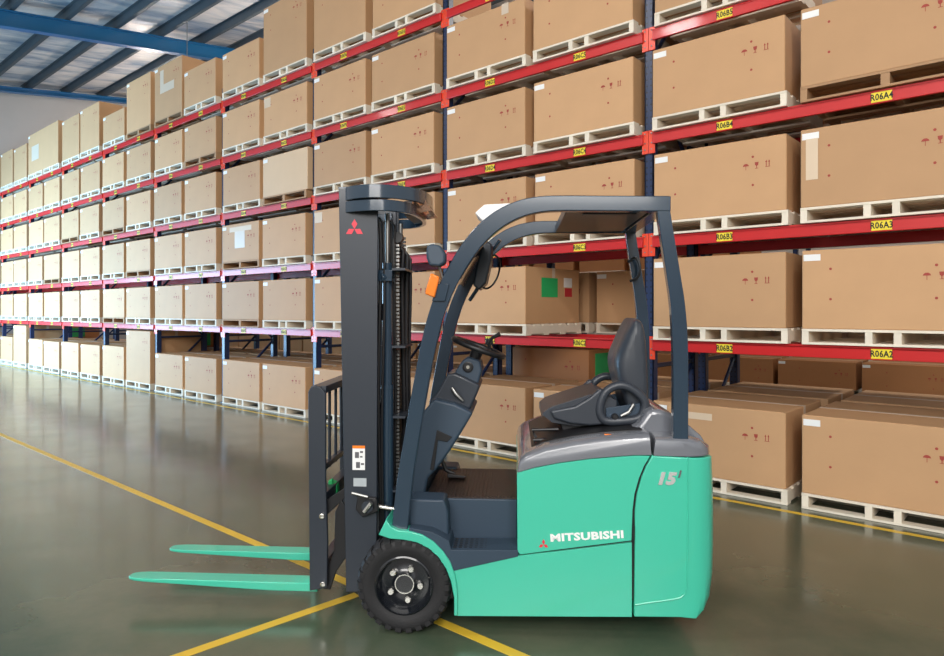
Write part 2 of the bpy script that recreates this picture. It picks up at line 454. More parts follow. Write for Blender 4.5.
side = {0: 'left slot', 1: 'right slot'}
SX = (.08, 1.372)                                   # slot starts inside a bay
TOPH = {(1, 0): 1.05, (1, 1): .66, (2, 0): .655, (2, 1): 1.07, (3, 0): 1.05, (3, 1): .68, (4, 0): .6, (4, 1): 1.07,
        (5, 0): 1.0, (5, 1): 1.02, (6, 0): 1.1, (6, 1): 1.1, (7, 0): 1.0, (7, 1): .95, (8, 0): .9, (8, 1): 1.0}
DARK = {(4, -1, 1), (4, 2, 1), (2, 2, 0), (3, 2, 0), (3, 4, 1), (4, 4, 0), (5, 3, 1), (6, 4, 1), (2, 4, 0), (4, 5, 0), (3, 6, 1), (6, 3, 0)}
for L_ in range(1, 7):
    z = 0.002 if L_ == 1 else LV[L_]+.001
    for k in range(-1, NB):
        for j in (0, 1):
            if L_ == 6 and k <= 0: continue
            if L_ == 5 and k == -1 and j == 1: continue
            if (L_, k, j) == (2, 0, 1): continue            # the empty slot
            x = -(k+1)*BAY + SX[j] + random.uniform(-.01, .01)
            where = '%s, %s, %s' % (LVN[L_], side[j], bayname(k))
            dk = (L_, k, j) in DARK
            kind = 'dark' if dk else 'pale'
            oo = -.07 + random.uniform(-.01, .01)
            put_pallet(W(x, oo, z), kind, ('brown' if dk else 'pale') + ' wooden pallet ' + where, 'pallets in the front rack row')
            h = .632; wd = 1.175; mm = 'carton'; pat = (); mk = True; desc = 'brown carton '
            if L_ == 6: h = TOPH.get((k, j), 1.0)
            if L_ == 1:
                h = .632
                if (k, j) in ((4, 1), (7, 1)): h = 1.06; desc = 'tall brown carton '
                if k >= 4 and h < 1: h = .68 if j else .70
            if L_ == 6 and h > .9: desc = 'tall brown carton '
            if (L_, k, j) == (4, 2, 1): mm = 'carton_pale'; mk = False; wd = 1.22; desc = 'pale unmarked carton '
            if (L_, k, j) == (3, 2, 0): pat = ((.25, .95, .50, .58, 'tape'), (.42, .74, .22, .50, 'tape_white')); desc = 'tape-patched brown carton '
            if (L_, k, j) == (4, -1, 1): pass
            if (L_, k, j) == (3, -1, 1): pat = ((.04, .13, .22, .55, 'tape'),); desc = 'tape-striped brown carton '
            if (L_, k, j) == (1, -1, 0): pat = ((.30, .56, .50, .56, 'tape'),)
            if (L_, k, j) == (5, 0, 0): pat = ((.85, .95, .52, .64, 'tape_white'),)
            if (L_, k, j) in ((3, 1, 0), (5, 2, 1)): pat = ((.02, .20, .45, .60, 'tape'),)
            if (L_, k, j) == (6, 3, 0): pat = ((.25, .4, .5, .95, 'tape_white'), (.4, .85, .5, .66, 'tape_white')); desc = 'tall tape-patched carton '
            if (L_, k, j) == (6, 5, 0): pass
            if (L_, k, j) == (6, 6, 0): pat = ((.3, .9, .35, .75, 'tape_white'),)
            if (L_, k, j) == (6, 6, 1): continue
            if (L_, k, j) == (6, 6, 0): wd = 2.42; mk = False; desc = 'double-wide tape-patched carton '
            c = carton(W(x, oo+.01, z+PH+.001), wd, h, mm, desc + where, 'cartons in the front rack row', mk, True, True, patches=pat)
            if (L_, k, j) == (2, 0, 0):
                c['label'] = 'brown carton with a green sheet on its side, on the lowest beam shelf'
                MB().box(wd+.0005, wd+.003, .30, .62, .30, .52).build('document_sheet', M['green_sheet'], c)['label'] = 'green paper sheet'
                MB().box(wd+.0005, wd+.003, .75, .92, .42, .53).build('document_sheet', M['sticker'], c)['label'] = 'white paper slip'
                MB().box(wd+.0005, wd+.003, .77, .92, .31, .41).build('document_sheet', M['red_sheet'], c)['label'] = 'dark red slip'
# rear rack row, seen over the ground cartons and through the empty slot; upper-shelf cartons added to block light in the gaps
for L_, ks in ((1, range(-2, 9)), (2, range(-1, 5)), (3, range(-1, 5)), (4, range(-1, 5)), (5, range(0, 5))):
    z = .002 if L_ == 1 else LV[L_]+.001
    for k in ks:
        for j in (0, 1):
            if k == -2 and j: continue
            x = -(k+1)*BAY + SX[j] + random.uniform(-.008, .008)
            where = 'behind, %s, %s, %s' % ({1: 'ground level', 2: 'lowest beam shelf', 3: 'second beam shelf', 4: 'third beam shelf', 5: 'fourth beam shelf'}[L_], side[j], bayname(k)) if k > -2 else 'behind, on the ground, right of the rightmost bay'
            put_pallet(W(x, 1.22, z), 'pale', 'pale wooden pallet ' + where.replace('behind', 'in rear row'), 'pallets in the rear rack row')
            h = .68 if L_ > 2 else .62
            if L_ == 1 and (k, j) in ((0, 0), (4, 0), (7, 0)): h = .99
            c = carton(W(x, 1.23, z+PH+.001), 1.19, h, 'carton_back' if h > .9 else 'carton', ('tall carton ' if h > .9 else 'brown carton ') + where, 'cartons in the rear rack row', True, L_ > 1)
            if h > .9: MB().box(1.1905, 1.193, .15, .65, .66, .94).build('document_sheet', M['green_sheet'], c)['label'] = 'green paper sheet'
# far rack across the next aisle: ground row seen beneath the lowest beams
for i in range(20):
    x = 4.6 - i*1.46
    rr = i+1
    nm = ORD[i] if i < 12 else ['thirteenth', 'fourteenth', 'fifteenth', 'sixteenth', 'seventeenth', 'eighteenth', 'nineteenth', 'twentieth'][i-12]
    pos = 'rightmost' if i == 0 else nm + ' from the right'
    p = put_pallet(W(x, 8.0, .002), 'pale', 'pale pallet under far cartons across the next aisle, ' + pos, 'pallets in the far row')
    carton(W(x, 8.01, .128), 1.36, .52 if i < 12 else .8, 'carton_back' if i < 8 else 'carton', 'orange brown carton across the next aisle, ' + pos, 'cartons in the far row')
for z, nm_, cnt in ((1.33, 'lower', 7), (2.42, 'upper', 7)):
    for i in range(4):
        b = copy_tree(rear); b.location = W(-.6 - (i+1)*BAY - 1.2, 7.98, z); b.rotation_euler = (0, 0, TH); b['kind'] = 'thing'
        tag(b, 'red beam of the far rack across the next aisle, %s level, %s' % (nm_, 'rightmost' if i == 0 else ORD[i] + ' from right'), 'rack beam', 'beams of the far rack')
    for i in range(cnt):
        x = -3.1 - i*1.37; pos = 'rightmost' if i == 0 else ORD[i] + ' from right'
        put_pallet(W(x, 8.03, z+.001), 'pale', 'pale wooden pallet across the next aisle, %s level, %s' % (nm_, pos), 'pallets in the far row')
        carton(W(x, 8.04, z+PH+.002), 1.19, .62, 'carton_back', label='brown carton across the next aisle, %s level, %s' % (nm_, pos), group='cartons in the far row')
for i in range(5):
    tag(o := copy_tree(fr0), 'dark blue upright frame across the next aisle, %s' % ('rightmost' if i == 0 else ORD[i] + ' from the right'), 'rack upright', 'upright frames of the far rack')
    o.location = W(2.2 - i*5.84/1.0+.1*0 + 2.33, 9.4); o.rotation_euler = (0, 0, TH)

# ------------------------------------------------------------------ forklift
AL = math.atan2(43, 669); CA, SA = math.cos(AL), math.sin(AL)
OX, OY = -.341, 3.31
def F(px, py, v):
    """local (x, z) of a point measured in the photo that lies on the truck's plane y = v"""
    r = (px-CX)/FOC
    x = (r*(OY+v*CA) - OX - v*SA)/(CA + r*SA)
    return (x, CAMH-(py-HY)*(OY - x*SA + v*CA)/FOC)
def FP(pts, v): return [F(a, b, v) for a, b in pts]
def F3(px, py, v): x, z = F(px, py, v); return Vector((x, v, z))
def smooth(pts, n=6, closed=False):
    out = []; N = len(pts); P = [Vector(p) for p in pts]
    for i in range(N if closed else N-1):
        p0 = P[(i-1) % N] if closed or i > 0 else P[0]; p1 = P[i]; p2 = P[(i+1) % N]
        p3 = P[(i+2) % N] if closed or i+2 < N else P[-1]
        for k in range(n):
            t = k/n
            out.append(.5*((2*p1) + (p2-p0)*t + (2*p0-5*p1+4*p2-p3)*t*t + (-p0+3*p1-3*p2+p3)*t**3))
    if not closed: out.append(P[-1])
    return out
WID = 1.05
lift = empty('forklift', (OX, OY, 0), -AL)
tag(lift, 'mint green and slate three wheel electric forklift with raised forks in the aisle', 'forklift')
def both(fn):
    a = fn(False); b = fn(True); return a, b
def mir(v, far): return WID-v if far else v
def prism2(name, pts, v0, v1, m, parent=lift, bevel=.004, far=True, seg=2):
    """a piece on the near side and its mirror image on the far side"""
    out = []
    for f in ((False, True) if far else (False,)):
        out.append(MB().prism(pts, mir(v0, f), mir(v1, f)).build(name, m, parent, bevel=bevel, seg=seg))
    return out

# ---- rear body: counterweight, battery cover, lower body
def body(name, pts, m, v0=.015, rc=.13, xr=None, n=6, top_r=0, bev=.006):
    """profile extruded across the truck; the rear vertical corners are rounded in plan"""
    xmax = max(p[0] for p in pts) if xr is None else xr
    vs = [v0 + rc*(1-math.cos(PI/2*i/n)) for i in range(n+1)]
    vs = vs + [WID-v for v in vs[::-1]]
    secs = []
    for v in vs:
        d = min(v-v0, WID-v0-v); d = max(0, min(rc, d))
        lim = xmax - (rc - math.sqrt(max(0, rc*rc-(rc-d)**2)))
        secs.append([(min(x, lim - (xmax-x)*.0) if x > lim - 1e-6 and x > xmax-rc-.05 else x, v, z) for x, z in pts])
    return MB().loft(secs).build(name, m, lift, bevel=bev)
# rear silhouette is the bulge of the rounded tail
def RX_(px, py): x, z = F(px, py, .05); return (x+.030, z)
seam = [(651, 456), (645, 466), (640, 478), (635.5, 494), (633.5, 510), (633.5, 540)]
cw_pts = FP([(652.5, 456)] + [(a+1.5, b) for a, b in seam[1:]] + [(634, 617)], .015) + \
         [F(680, 617.5, .015), RX_(689, 615.5), RX_(697, 608), RX_(703, 596), RX_(708, 574), RX_(711, 548), RX_(711.5, 510), RX_(710, 480), RX_(707, 457)]
cwo = body('counterweight', cw_pts, M['mint'], xr=RX_(711.5, 510)[0])
cov = FP([(517, 473), (517.5, 551), (520, 554.5), (575, 547.5), (631.5, 540.5)] + [(a-1.0, b) for a, b in seam[::-1][1:]] + [(635, 455.8), (620, 456.8), (590, 459.2), (560, 463.2), (535, 468)], .015)
body('battery_cover', cov, M['mint'], rc=.001, n=1, bev=.008)
low = FP([(453, 569), (517, 556), (575, 549.5), (631.8, 542.5), (632, 617), (457, 616), (457.5, 590)], .015)
body('lower_body', low, M['mint'], rc=.001, n=1, bev=.005)
# dark chassis behind the seams
MB().prism(FP([(520, 470), (560, 466), (690, 460), (690, 600), (460, 600), (470, 570), (520, 558)], .03), .03, WID-.03).build('chassis', M['black'], lift)
# raised door line on the counterweight
ln = smooth([F3(a, b, .0125) for a, b in ((688, 457), (688, 500), (687.5, 560), (686.5, 588), (682, 596.5), (672, 599.5), (650, 602.5), (635, 605))], 5)
MB().tube(ln, .0035, 6).build('panel_groove', M['mint'], cwo, smooth=True)
MB().prism(FP([(632.3, 526), (634.5, 526), (634.5, 539.5), (632.3, 539.5)], .012), .0115, .02).build('latch', M['black'], cwo)
# grey hood ring
hood = FP([(517, 472), (517.3, 456), (519, 449), (524, 442), (534, 437), (560, 431.5), (600, 427.5), (650, 425.5), (688, 426), (700, 431), (650, 455), (635, 455), (620, 455.8), (590, 458.2), (560, 462.2), (535, 467)], .10)
# side face sits on the truck's flank, crown is further in: loft stations carry the roll-over
h_side = FP([(517.5, 472.3), (518, 468), (520, 462), (526, 456.5), (545, 449), (575, 443), (605, 439), (650, 436), (651.5, 455), (635, 455), (620, 456), (590, 458.4), (560, 462.4), (535, 467.2)], .016)
h_in = [(x, z) for x, z in h_side]
def hood_sec(v, up, grow):
    s = []
    for i, (x, z) in enumerate(h_side):
        if 1 <= i <= 7: s.append((x - (grow if i < 3 else 0), v, z+up))
        else: s.append((x, v, z))
    return s
prof = [(.016, -.018, 0), (.022, -.006, 0), (.035, .002, 0), (.06, .008, 0), (.10, .010, 0)]
secs = [hood_sec(v, u, g_) for v, u, g_ in prof] + [hood_sec(WID-v, u, g_) for v, u, g_ in prof[::-1]]
hd = MB().loft(secs).build('hood', M['hood'], lift, smooth=True)
# rear hood over the counterweight
rh = FP([(653, 455), (655, 436), (690, 437), (700, 441), (706, 449), (708.5, 456.2)], .03)
rhs = []
rc = .13; X0 = RX_(708, 456)[0]
for i in range(8):
    a = PI/2*i/7; v = .016 + rc*(1-math.cos(a)); lim = X0-rc+rc*math.sin(a)
    dz = -.02*(1-math.sin(a))
    rhs.append([(rh[0][0], v, rh[0][1]), (rh[1][0], v, rh[1][1]+dz), (min(rh[2][0], lim-.05), v, rh[2][1]+dz), (min(rh[3][0]+.01, lim-.022), v, rh[3][1]+dz*.7), (min(X0, lim)-.004, v, rh[4][1]+dz*.3), (min(X0, lim), v, rh[5][1])])
rhs = rhs + [[(x, WID-v, z) for x, v, z in s] for s in rhs[::-1]]
MB().loft(rhs).build('rear_hood', M['hood'], lift, smooth=True)
# well under the seat and the hump behind it
hump = FP([(640, 404), (650, 403), (662, 407), (676, 416), (690, 428), (697, 440), (600, 442), (600, 425), (630, 420)], .40)
MB().prism(hump, .17, .88).build('seat_rear_cover', M['hood'], lift, bevel=.025, seg=4)
MB().prism(FP([(531, 452.5), (545, 446), (575, 439.8), (605, 435.8), (647, 432.8), (647, 442), (600, 446), (540, 458)], .016), .13, .92).build('seat_base', M['black'], lift, bevel=.006)
for i, (a, b) in enumerate(((532, 430), (533, 440))):
    p = F3(a, b, .30-.1*i)
    MB().tube([p+Vector((.02, 0, -.04)), p+Vector((0, 0, 0)), p+Vector((.14, .0, .005))], .009, 8).build('adjustment_lever', M['black'], lift, smooth=True)
MB().box(*(F(604, 434, .09)[0], F(611, 434, .09)[0]), .07, .10, F(608, 438, .08)[1], F(608, 434, .08)[1]).build('amber_marker', M['orange'], lift, bevel=.003)

# ---- seat
seat = empty('seat'); seat.parent = lift
cush = FP([(539.5, 409), (540, 404), (546, 399), (556, 395.5), (575, 389.5), (592, 384)], .66) + FP([(616, 400), (616, 423), (600, 424), (576, 425.5), (552, 422), (543, 415)], .32)
MB().prism(cush, .30, .76).build('cushion', M['seat'], seat, bevel=.035, seg=4)
bk = FP([(615, 392), (611, 378), (607, 362), (608, 352), (614, 340), (619, 328), (624, 320.5)], .64) + FP([(634, 317), (641.5, 319.5), (644.5, 330), (646.5, 348), (648, 375), (648.5, 402), (646, 418), (630, 420)], .38)
cxm = sum(p[0] for p in bk)/len(bk)
secs = []
for v, f, dz in ((.315, .55, -.03), (.33, .80, -.015), (.36, .95, -.004), (.41, 1, 0), (.47, .93, 0), (.53, .90, 0), (.59, .93, 0), (.65, 1, 0), (.70, .95, -.004), (.73, .80, -.015), (.745, .55, -.03)):
    secs.append([(cxm + .02 + (x-cxm-.02)*f, v, z+dz*(1 if z > .95 else -1)) for x, z in bk])
MB().loft(secs).build('backrest', M['seat'], seat, smooth=True, sub=1)
for f in (False, True):
    v = mir(.285, f)
    wing = FP([(550, 411), (575, 406), (590, 397), (600, 388), (605, 391), (600, 402), (600, 418), (611, 424), (590, 426), (570, 424), (554, 419)], .27)
    MB().prism(wing, mir(.27, f), mir(.31, f)).build('side_bolster', M['seat'], seat, bevel=.012, seg=3)
    loop = [Vector((x, mir(.275, f), z)) for x, z in FP([(600, 413), (601, 402), (606, 392), (616, 386), (627, 386.5), (638, 393), (645, 402), (644, 411), (639, 418), (625, 421), (606, 421)], .27)]
    MB().tube(smooth(loop, 5, True), .023, 10, closed=True).build('armrest', M['seat'], seat, smooth=True)
    pl = FP([(606, 408), (640, 403), (640, 423), (606, 423)], .29)
    MB().prism(pl, mir(.285, f), mir(.30, f)).build('side_plate', M['cowl'], seat, bevel=.003)
MB().tube([F3(621, 416, .265), F3(629, 412, .262), F3(634, 404, .262)], .009, 8).build('recline_lever', M['dull_steel'], seat, smooth=True)
MB().lathe_y(*F(615, 417, .27), [(.018, .285), (.018, .262), (.012, .256)], 16).build('recline_knob', M['black'], seat, smooth=True)
MB().lathe_y(*F(600, 415, .27), [(.011, .272), (.011, .258), (.008, .255)], 16).build('hinge_cap', M['black'], seat, smooth=True)
MB().prism(FP([(560, 423), (620, 423), (622, 436), (565, 436)], .32), .34, .72).build('suspension', M['black'], seat, bevel=.004)
MB().prism(FP([(613, 424), (628, 424), (629, 434), (615, 434)], .28), .29, .33).build('buckle', M['black'], seat, bevel=.003)

# ---- overhead guard
guard = empty('overhead_guard'); guard.parent = lift
cl = [(399.5, 531), (402, 505), (405.5, 475), (410, 447), (416.5, 408), (423, 372), (430, 338), (437, 312), (445.5, 290), (455.5, 270), (468, 250), (482, 233), (499, 219), (519, 209), (541, 204), (565, 203), (600, 203.2), (640, 203.4), (671, 203.6)]
wd_ = [16, 16, 15.5, 15, 15, 15, 15.5, 15.5, 16, 16.5, 17, 17.5, 17.5, 17, 16, 15.5, 15.5, 15.5, 15.5]
cls = smooth([Vector((a, b, w_)) for (a, b), w_ in zip(cl, wd_)], 4)
L1, L2_ = [], []
for i, p in enumerate(cls):
    t = cls[min(i+1, len(cls)-1)] - cls[max(i-1, 0)]; t.z = 0; t.normalize(); n = Vector((-t.y, t.x, 0))*p.z/2
    L1.append((p.x+n.x, p.y+n.y)); L2_.append((p.x-n.x, p.y-n.y))
for f in (False, True):
    secs = []
    for (a, b), (c, d) in zip(L1, L2_):
        xa, za = F(a, b, .03); xc, zc = F(c, d, .03)
        va, vb = mir(.03, f), mir(.085, f)
        secs.append([(xa, va, za), (xc, va, zc), (xc, vb, zc), (xa, vb, za)])
    o = MB().loft(secs).build('front_pillar', M['guard'], guard, bevel=.005)
    rp = smooth([Vector((663.5, 208, 13)), Vector((667.5, 235, 13.5)), Vector((673, 270, 14)), Vector((677.5, 300, 14.5)), Vector((680, 330, 15)), Vector((681, 365, 15)), Vector((681, 442, 15))], 4)
    secs = []
    for p in rp:
        xa, za = F(p.x-p.z/2, p.y, .032); xc, zc = F(p.x+p.z/2, p.y, .032)
        va, vb = mir(.032, f), mir(.083, f)
        secs.append([(xa, va, za), (xc, va, za), (xc, vb, zc), (xa, vb, zc)])
    MB().loft(secs).build('rear_pillar', M['guard'], guard, bevel=.004)
def gx(px, py=204, v=.03): return F(px, py, v)
ztop = gx(600, 197)[1]; zbot = gx(600, 211)[1]
xa = gx(655)[0]; xb = gx(670)[0]
MB().box(xa, xb, .085, WID-.085, zbot, ztop-.003).build('rear_crossbar', M['guard'], guard, bevel=.004)
pts = []
for i in range(34, 56):
    pts.append((L1[i], L2_[i]))
secs = []
for (a, b), (c, d) in pts:
    xa_, za_ = F(a, b, .03); xc_, zc_ = F(c, d, .03)
    secs.append(((xa_*.55+xc_*.45, za_*.55+zc_*.45), (xa_*.25+xc_*.75, za_*.25+zc_*.75)))
mb = MB(); mb.loft([[(s[0][0], .085, s[0][1]), (s[1][0], .085, s[1][1]), (s[1][0], WID-.085, s[1][1]), (s[0][0], WID-.085, s[0][1])] for s in secs[:10]])
mb.build('front_roof_plate', M['guard'], guard, smooth=True)
MB().box(gx(567)[0], gx(652)[0], .085, WID-.085, zbot+.006, ztop-.012).build('rear_roof_plate', M['mast'], guard, bevel=.004)
MB().box(gx(585)[0], gx(640)[0], .12, .20, zbot-.004, zbot+.005).build('roof_rib', M['mast'], guard, bevel=.002)
MB().prism(FP([(432, 301), (437, 284), (449, 284), (445, 301)], .02), .018, .03).build('signal_bracket', M['guard'], guard, bevel=.002)
# white lamp at the guard's front corner
lp = FP([(474.5, 212), (484, 203.5), (513, 202), (505, 209), (494, 216), (483, 221)], .06)
MB().prism(lp, .09, .28).build('front_visor', M['white_paint'], guard, bevel=.006)['label'] = 'white lamp housing'
# grab handle and strap knob
MB().tube(smooth([F3(628, 262, .93), F3(636, 258, .91), F3(640, 268, .90), F3(637, 278, .91), F3(630, 281, .93)], 4), .009, 8).build('grab_handle', M['black'], guard, smooth=True)
# side mirror, amber light and inner work lamp
mi = MB().prism(FP([(427, 247), (432, 244), (441, 246), (446, 254), (446, 263), (440, 267), (430, 266), (427, 258)], 0.0), -.03, .05).build('mirror', M['cowl'], guard, bevel=.012, seg=3)
MB().tube([F3(438, 262, .02), F3(443, 280, .04), F3(450, 300, .05)], .007, 8).build('mirror_stalk', M['dull_steel'], mi, smooth=True)
MB().prism(FP([(425, 294), (431, 273), (440, 277), (435, 298)], .02), 0.0, .06).build('turn_signal', M['orange'], guard, bevel=.008)['label'] = 'amber lens'
wl = F3(482, 272, .62)
lamp = MB().prism(FP([(474, 286), (477, 268), (482, 250), (487, 243), (493, 246), (492, 262), (487, 284), (480, 291)], .62), .50, .72).build('work_lamp', M['mast'], guard, bevel=.012, seg=3)
R_ = Matrix.Translation(F3(490, 272, .58)) @ Matrix.Rotation(math.radians(-35), 4, 'Z') @ Matrix.Rotation(math.radians(18), 4, 'Y')
MB().tube([R_ @ Vector((0, .085*math.cos(2*PI*k/28), .10*math.sin(2*PI*k/28))) for k in range(28)], .006, 8, closed=True).build('lamp_ring', M['black'], lamp, smooth=True)
secs = [[tuple(R_ @ Vector((x, .083*math.cos(2*PI*k/24), .098*math.sin(2*PI*k/24)))) for k in range(24)] for x in (-.004, .004)]
MB().loft(secs).build('lamp_glass', M['glass'], lamp, smooth=True)
MB().tube([F3(470, 300, .9), F3(480, 285, .8), F3(484, 262, .66), F3(500, 240, .60)], .012, 8).build('lamp_bracket', M['guard'], lamp, smooth=True)

# ---- floor, step, cowl
zf = F(480, 499, .20)[1]
MB().prism([(F(447, 500, .2)[0], .14), (F(517, 500, .2)[0], .14), (F(517, 500, .2)[0], zf), (F(447, 500, .2)[0], zf)], .20, WID-.20).build('floor_pan', M['cowl'], lift, bevel=.006)
prism2('front_side_panel', FP([(409, 499), (444, 500), (448, 512), (449, 546), (432, 537), (409, 530)], .09), .09, .24, M['cowl'], bevel=.01)
MB().prism(FP([(409, 500), (449, 501), (449, 540), (409, 530)], .24), .24, WID-.24).build('front_deck', M['cowl'], lift, bevel=.004)
zs = F(480, 550.5, .02)[1]
for f in (False, True):
    st = MB()
    st.prism([(F(449, 552, .02)[0], zs-.03), (F(518, 553, .02)[0], zs-.03), (F(518, 553, .02)[0], zs), (F(449, 552, .02)[0], zs)], mir(.02, f), mir(.20, f))
    s_ = st.build('step', M['cowl'], lift, bevel=.004)
    mb = MB()
    for i in range(5):
        for q in range(12):
            x = F(453, 552, .02)[0] + q*.026; v = .045 + i*.03
            mb.box(x, x+.016, min(mir(v, f), mir(v+.012, f)), max(mir(v, f), mir(v+.012, f)), zs, zs+.006)
    mb.build('tread_pattern', M['black'], s_)
mt = MB(); x0 = F(426, 498, .2)[0]; x1 = F(516.5, 498, .2)[0]
mt.box(x0, x1, .205, WID-.205, zf, zf+.006)
n = 22
for i in range(n):
    x = x0 + .02 + (x1-x0-.05)*i/(n-1); mt.box(x, x+.009, .22, WID-.22, zf+.006, zf+.010)
mt.build('floor_mat', M['rubber_mat'], lift)
# fenders
arc_o = [(378.5, 535), (386, 519.5), (391, 527), (398, 530.5), (410, 531.5), (422, 535), (433, 541.5), (443, 551.5), (450, 562), (455, 575), (457.5, 592), (457.5, 616)]
arc_i = [(454, 616), (454, 598), (451, 582), (446, 569), (438, 557), (428, 548.5), (416, 542.5), (403, 540), (390, 539)]
prism2('fender', FP(arc_o+arc_i, .0), .0, .19, M['mint'], bevel=.004)
prism2('fender_liner', FP([(409, 528), (432, 532), (449, 541), (451, 550), (518, 550), (518, 556.5), (453, 571), (445, 556), (433, 544.5), (420, 536), (409, 533)], .012), .010, .19, M['cowl'], bevel=.002)
# front axle and under-structure
MB().prism(FP([(384, 540), (452, 540), (455, 600), (384, 600)], .2), .20, WID-.20).build('axle_housing', M['black'], lift, bevel=.01)
MB().prism(FP([(398, 528), (412, 528), (414, 545), (398, 545)], .09), .03, .15).build('pillar_foot', M['mast'], lift, bevel=.003)

# ---- wheels
def wheel(cx, cz, R, v0, wd_w, far=False, name='front_wheel'):
    s = -1 if far else 1                # outward face
    wroot = empty(name); wroot.parent = lift; wroot.location = (cx, v0, cz)
    def y(t): return t*s
    mb = MB().lathe_y(0, 0, [(R*.62, y(.015)), (R*.70, y(.008)), (R*.84, y(0)), (R*.93, y(.008)), (R*.975, y(.025)), (R*.98, y(wd_w-.025)), (R*.93, y(wd_w-.008)), (R*.84, y(wd_w)), (R*.62, y(wd_w-.015))], 64, True)
    nl = 26
    for k in range(nl):
        a = 2*PI*k/nl
        for (ya, yb, off) in ((.004, wd_w*.48, 0), (wd_w*.52, wd_w-.004, .5)):
            aa = a + off*2*PI/nl; da = 2*PI/nl*.30
            sec = []
            for (yy, r0, r1) in ((ya-.006, R*.86, R*.95), (ya+.016, R*.93, R), (yb, R*.93, R)):
                sec.append([(r*math.cos(q), y(yy), r*math.sin(q)) for r, q in ((r0, aa-da), (r1, aa-da*.9), (r1, aa+da*.9), (r0, aa+da))])
            mb.loft(sec)
    mb.build('tyre', M['rubber'], wroot, smooth=True)
    rim = MB().lathe_y(0, 0, [(R*.64, y(.12)), (R*.62, y(.012)), (R*.59, y(.008)), (R*.575, y(.02)), (R*.54, y(.05)), (R*.50, y(.060)), (R*.30, y(.055)), (R*.20, y(.040)), (R*.19, y(.036)), (R*.01, y(.036))], 48).build('rim', M['rim'], wroot, smooth=True)
    MB().lathe_y(0, 0, [(R*.205, y(.038)), (R*.205, y(.033)), (R*.185, y(.033)), (R*.185, y(.038))], 40, True).build('hub_ring', M['steel'], wroot, smooth=True)
    for k in range(5):
        a = math.radians(66 + 72*k); r = R*.34
        MB().lathe_y(r*math.cos(a), r*math.sin(a), [(.017, y(.055)), (.017, y(.034)), (.013, y(.030)), (.002, y(.030))], 12).build('wheel_nut', M['steel'], wroot, smooth=True)
    return wroot
wx, wz = F(403.5, 587, 0); WR = .237
wheel(wx, WR, WR, -.006, .165)
wheel(wx, WR, WR, WID+.006, .165, far=True)
for v in (.42, .56):
    wheel(F(655, 600, .1)[0], .19, .19, v, .10, name='rear_wheel')

# ---- mast
mast = empty('mast'); mast.parent = lift
zt = F(358, 188, .20)[1]; zb = F(358, 592, .20)[1]
xm0 = F(338, 300, .20)[0]; xm1 = F(377.5, 300, .20)[0]
for f in (False, True):
    sgn = -1 if f else 1
    ch = MB()
    ch.prism(FP([(338.5, 188), (377.8, 188), (376.5, 592), (346, 592)], .20), mir(.20, f), mir(.214, f))
    for (xa, xb, va, vb) in ((xm0+.045, xm0+.07, .214, .27), (xm1-.03, xm1-.01, .214, .25)):
        ch.box(xa, xb, min(mir(va, f), mir(vb, f)), max(mir(va, f), mir(vb, f)), zb, zt)
    o_ch = ch.build('outer_channel', M['mast'], mast, bevel=.003)
    ch = MB()
    for (xa, xb, va, vb) in ((xm0+.035, xm1-.03, .228, .24), (xm0+.035, xm0+.06, .24, .29), (xm1-.05, xm1-.03, .24, .29)):
        ch.box(xa, xb, min(mir(va, f), mir(vb, f)), max(mir(va, f), mir(vb, f)), zb+.03, zt-.05)
    ch.build('inner_channel', M['guard'], mast, bevel=.003)
    xc = F(387, 300, .30)[0]
    MB().tube([(xc, mir(.31, f), .28), (xc, mir(.31, f), 1.18)], .034, 16).tube([(xc, mir(.31, f), 1.18), (xc, mir(.31, f), 1.20)], .037, 16).tube([(xc, mir(.31, f), 1.2), (xc, mir(.31, f), 1.86)], .028, 16).build('lift_cylinder', M['guard'], mast, smooth=True)
    MB().tube([(xc, mir(.31, f), 1.86), (xc, mir(.31, f), zt-.12)], .013, 12).build('piston_rod', M['dull_steel'], mast, smooth=True)
    MB().tube([(xc-.03, mir(.27, f), 1.78), (xc+.0, mir(.29, f), 1.78)], .03, 8).box(xc-.05, xc+.035, min(mir(.26, f), mir(.35, f)), max(mir(.26, f), mir(.35, f)), 1.76, 1.82).build('cylinder_clamp', M['guard'], mast, bevel=.003)
# curved tie bar bowing back over the mast top
for nm, z0, z1, k_, m_ in (('top_tie_bar', zt-.065, zt+.004, 1.0, M['guard']), ('lower_tie_bar', zt-.13, zt-.072, .82, M['guard'])):
    half = [(xm0+.04, .198), (xm0+.10, .198-.05*k_), (xm0+.20, .198-.085*k_), (xm1+.10*k_, .15), (xm1+.19*k_, .24), (xm1+.235*k_, .36), (xm1+.25*k_, .525)]
    path = half + [(x, WID-v) for x, v in half[-2::-1]]
    pth = smooth([Vector((x, v, 0)) for x, v in path], 5); secs = []
    for i, p in enumerate(pth):
        t = (pth[min(i+1, len(pth)-1)] - pth[max(i-1, 0)]).normalized(); n = Vector((t.y, -t.x, 0))*.022
        secs.append([(p.x, p.y, z0), (p.x-n.x, p.y-n.y, z0), (p.x-n.x, p.y-n.y, z1), (p.x, p.y, z1)])
    MB().loft(secs).build(nm, m_, mast, bevel=.002)
for f in (False, True): MB().box(xm0, xm1, min(mir(.20, f), mir(.26, f)), max(mir(.20, f), mir(.26, f)), zt-.005, zt+.008).build('channel_cap', M['guard'], mast, bevel=.003)
MB().box(xm0+.02, xm0+.06, .21, WID-.21, zt-.12, zt-.01).build('front_crosshead', M['mast'], mast, bevel=.003)
MB().prism(FP([(411, 193), (419, 189), (432, 211), (421, 213), (413, 208)], .35), .34, .62).build('polycarbonate_guard', M['poly'], mast, bevel=.002)['label'] = 'translucent amber shield'
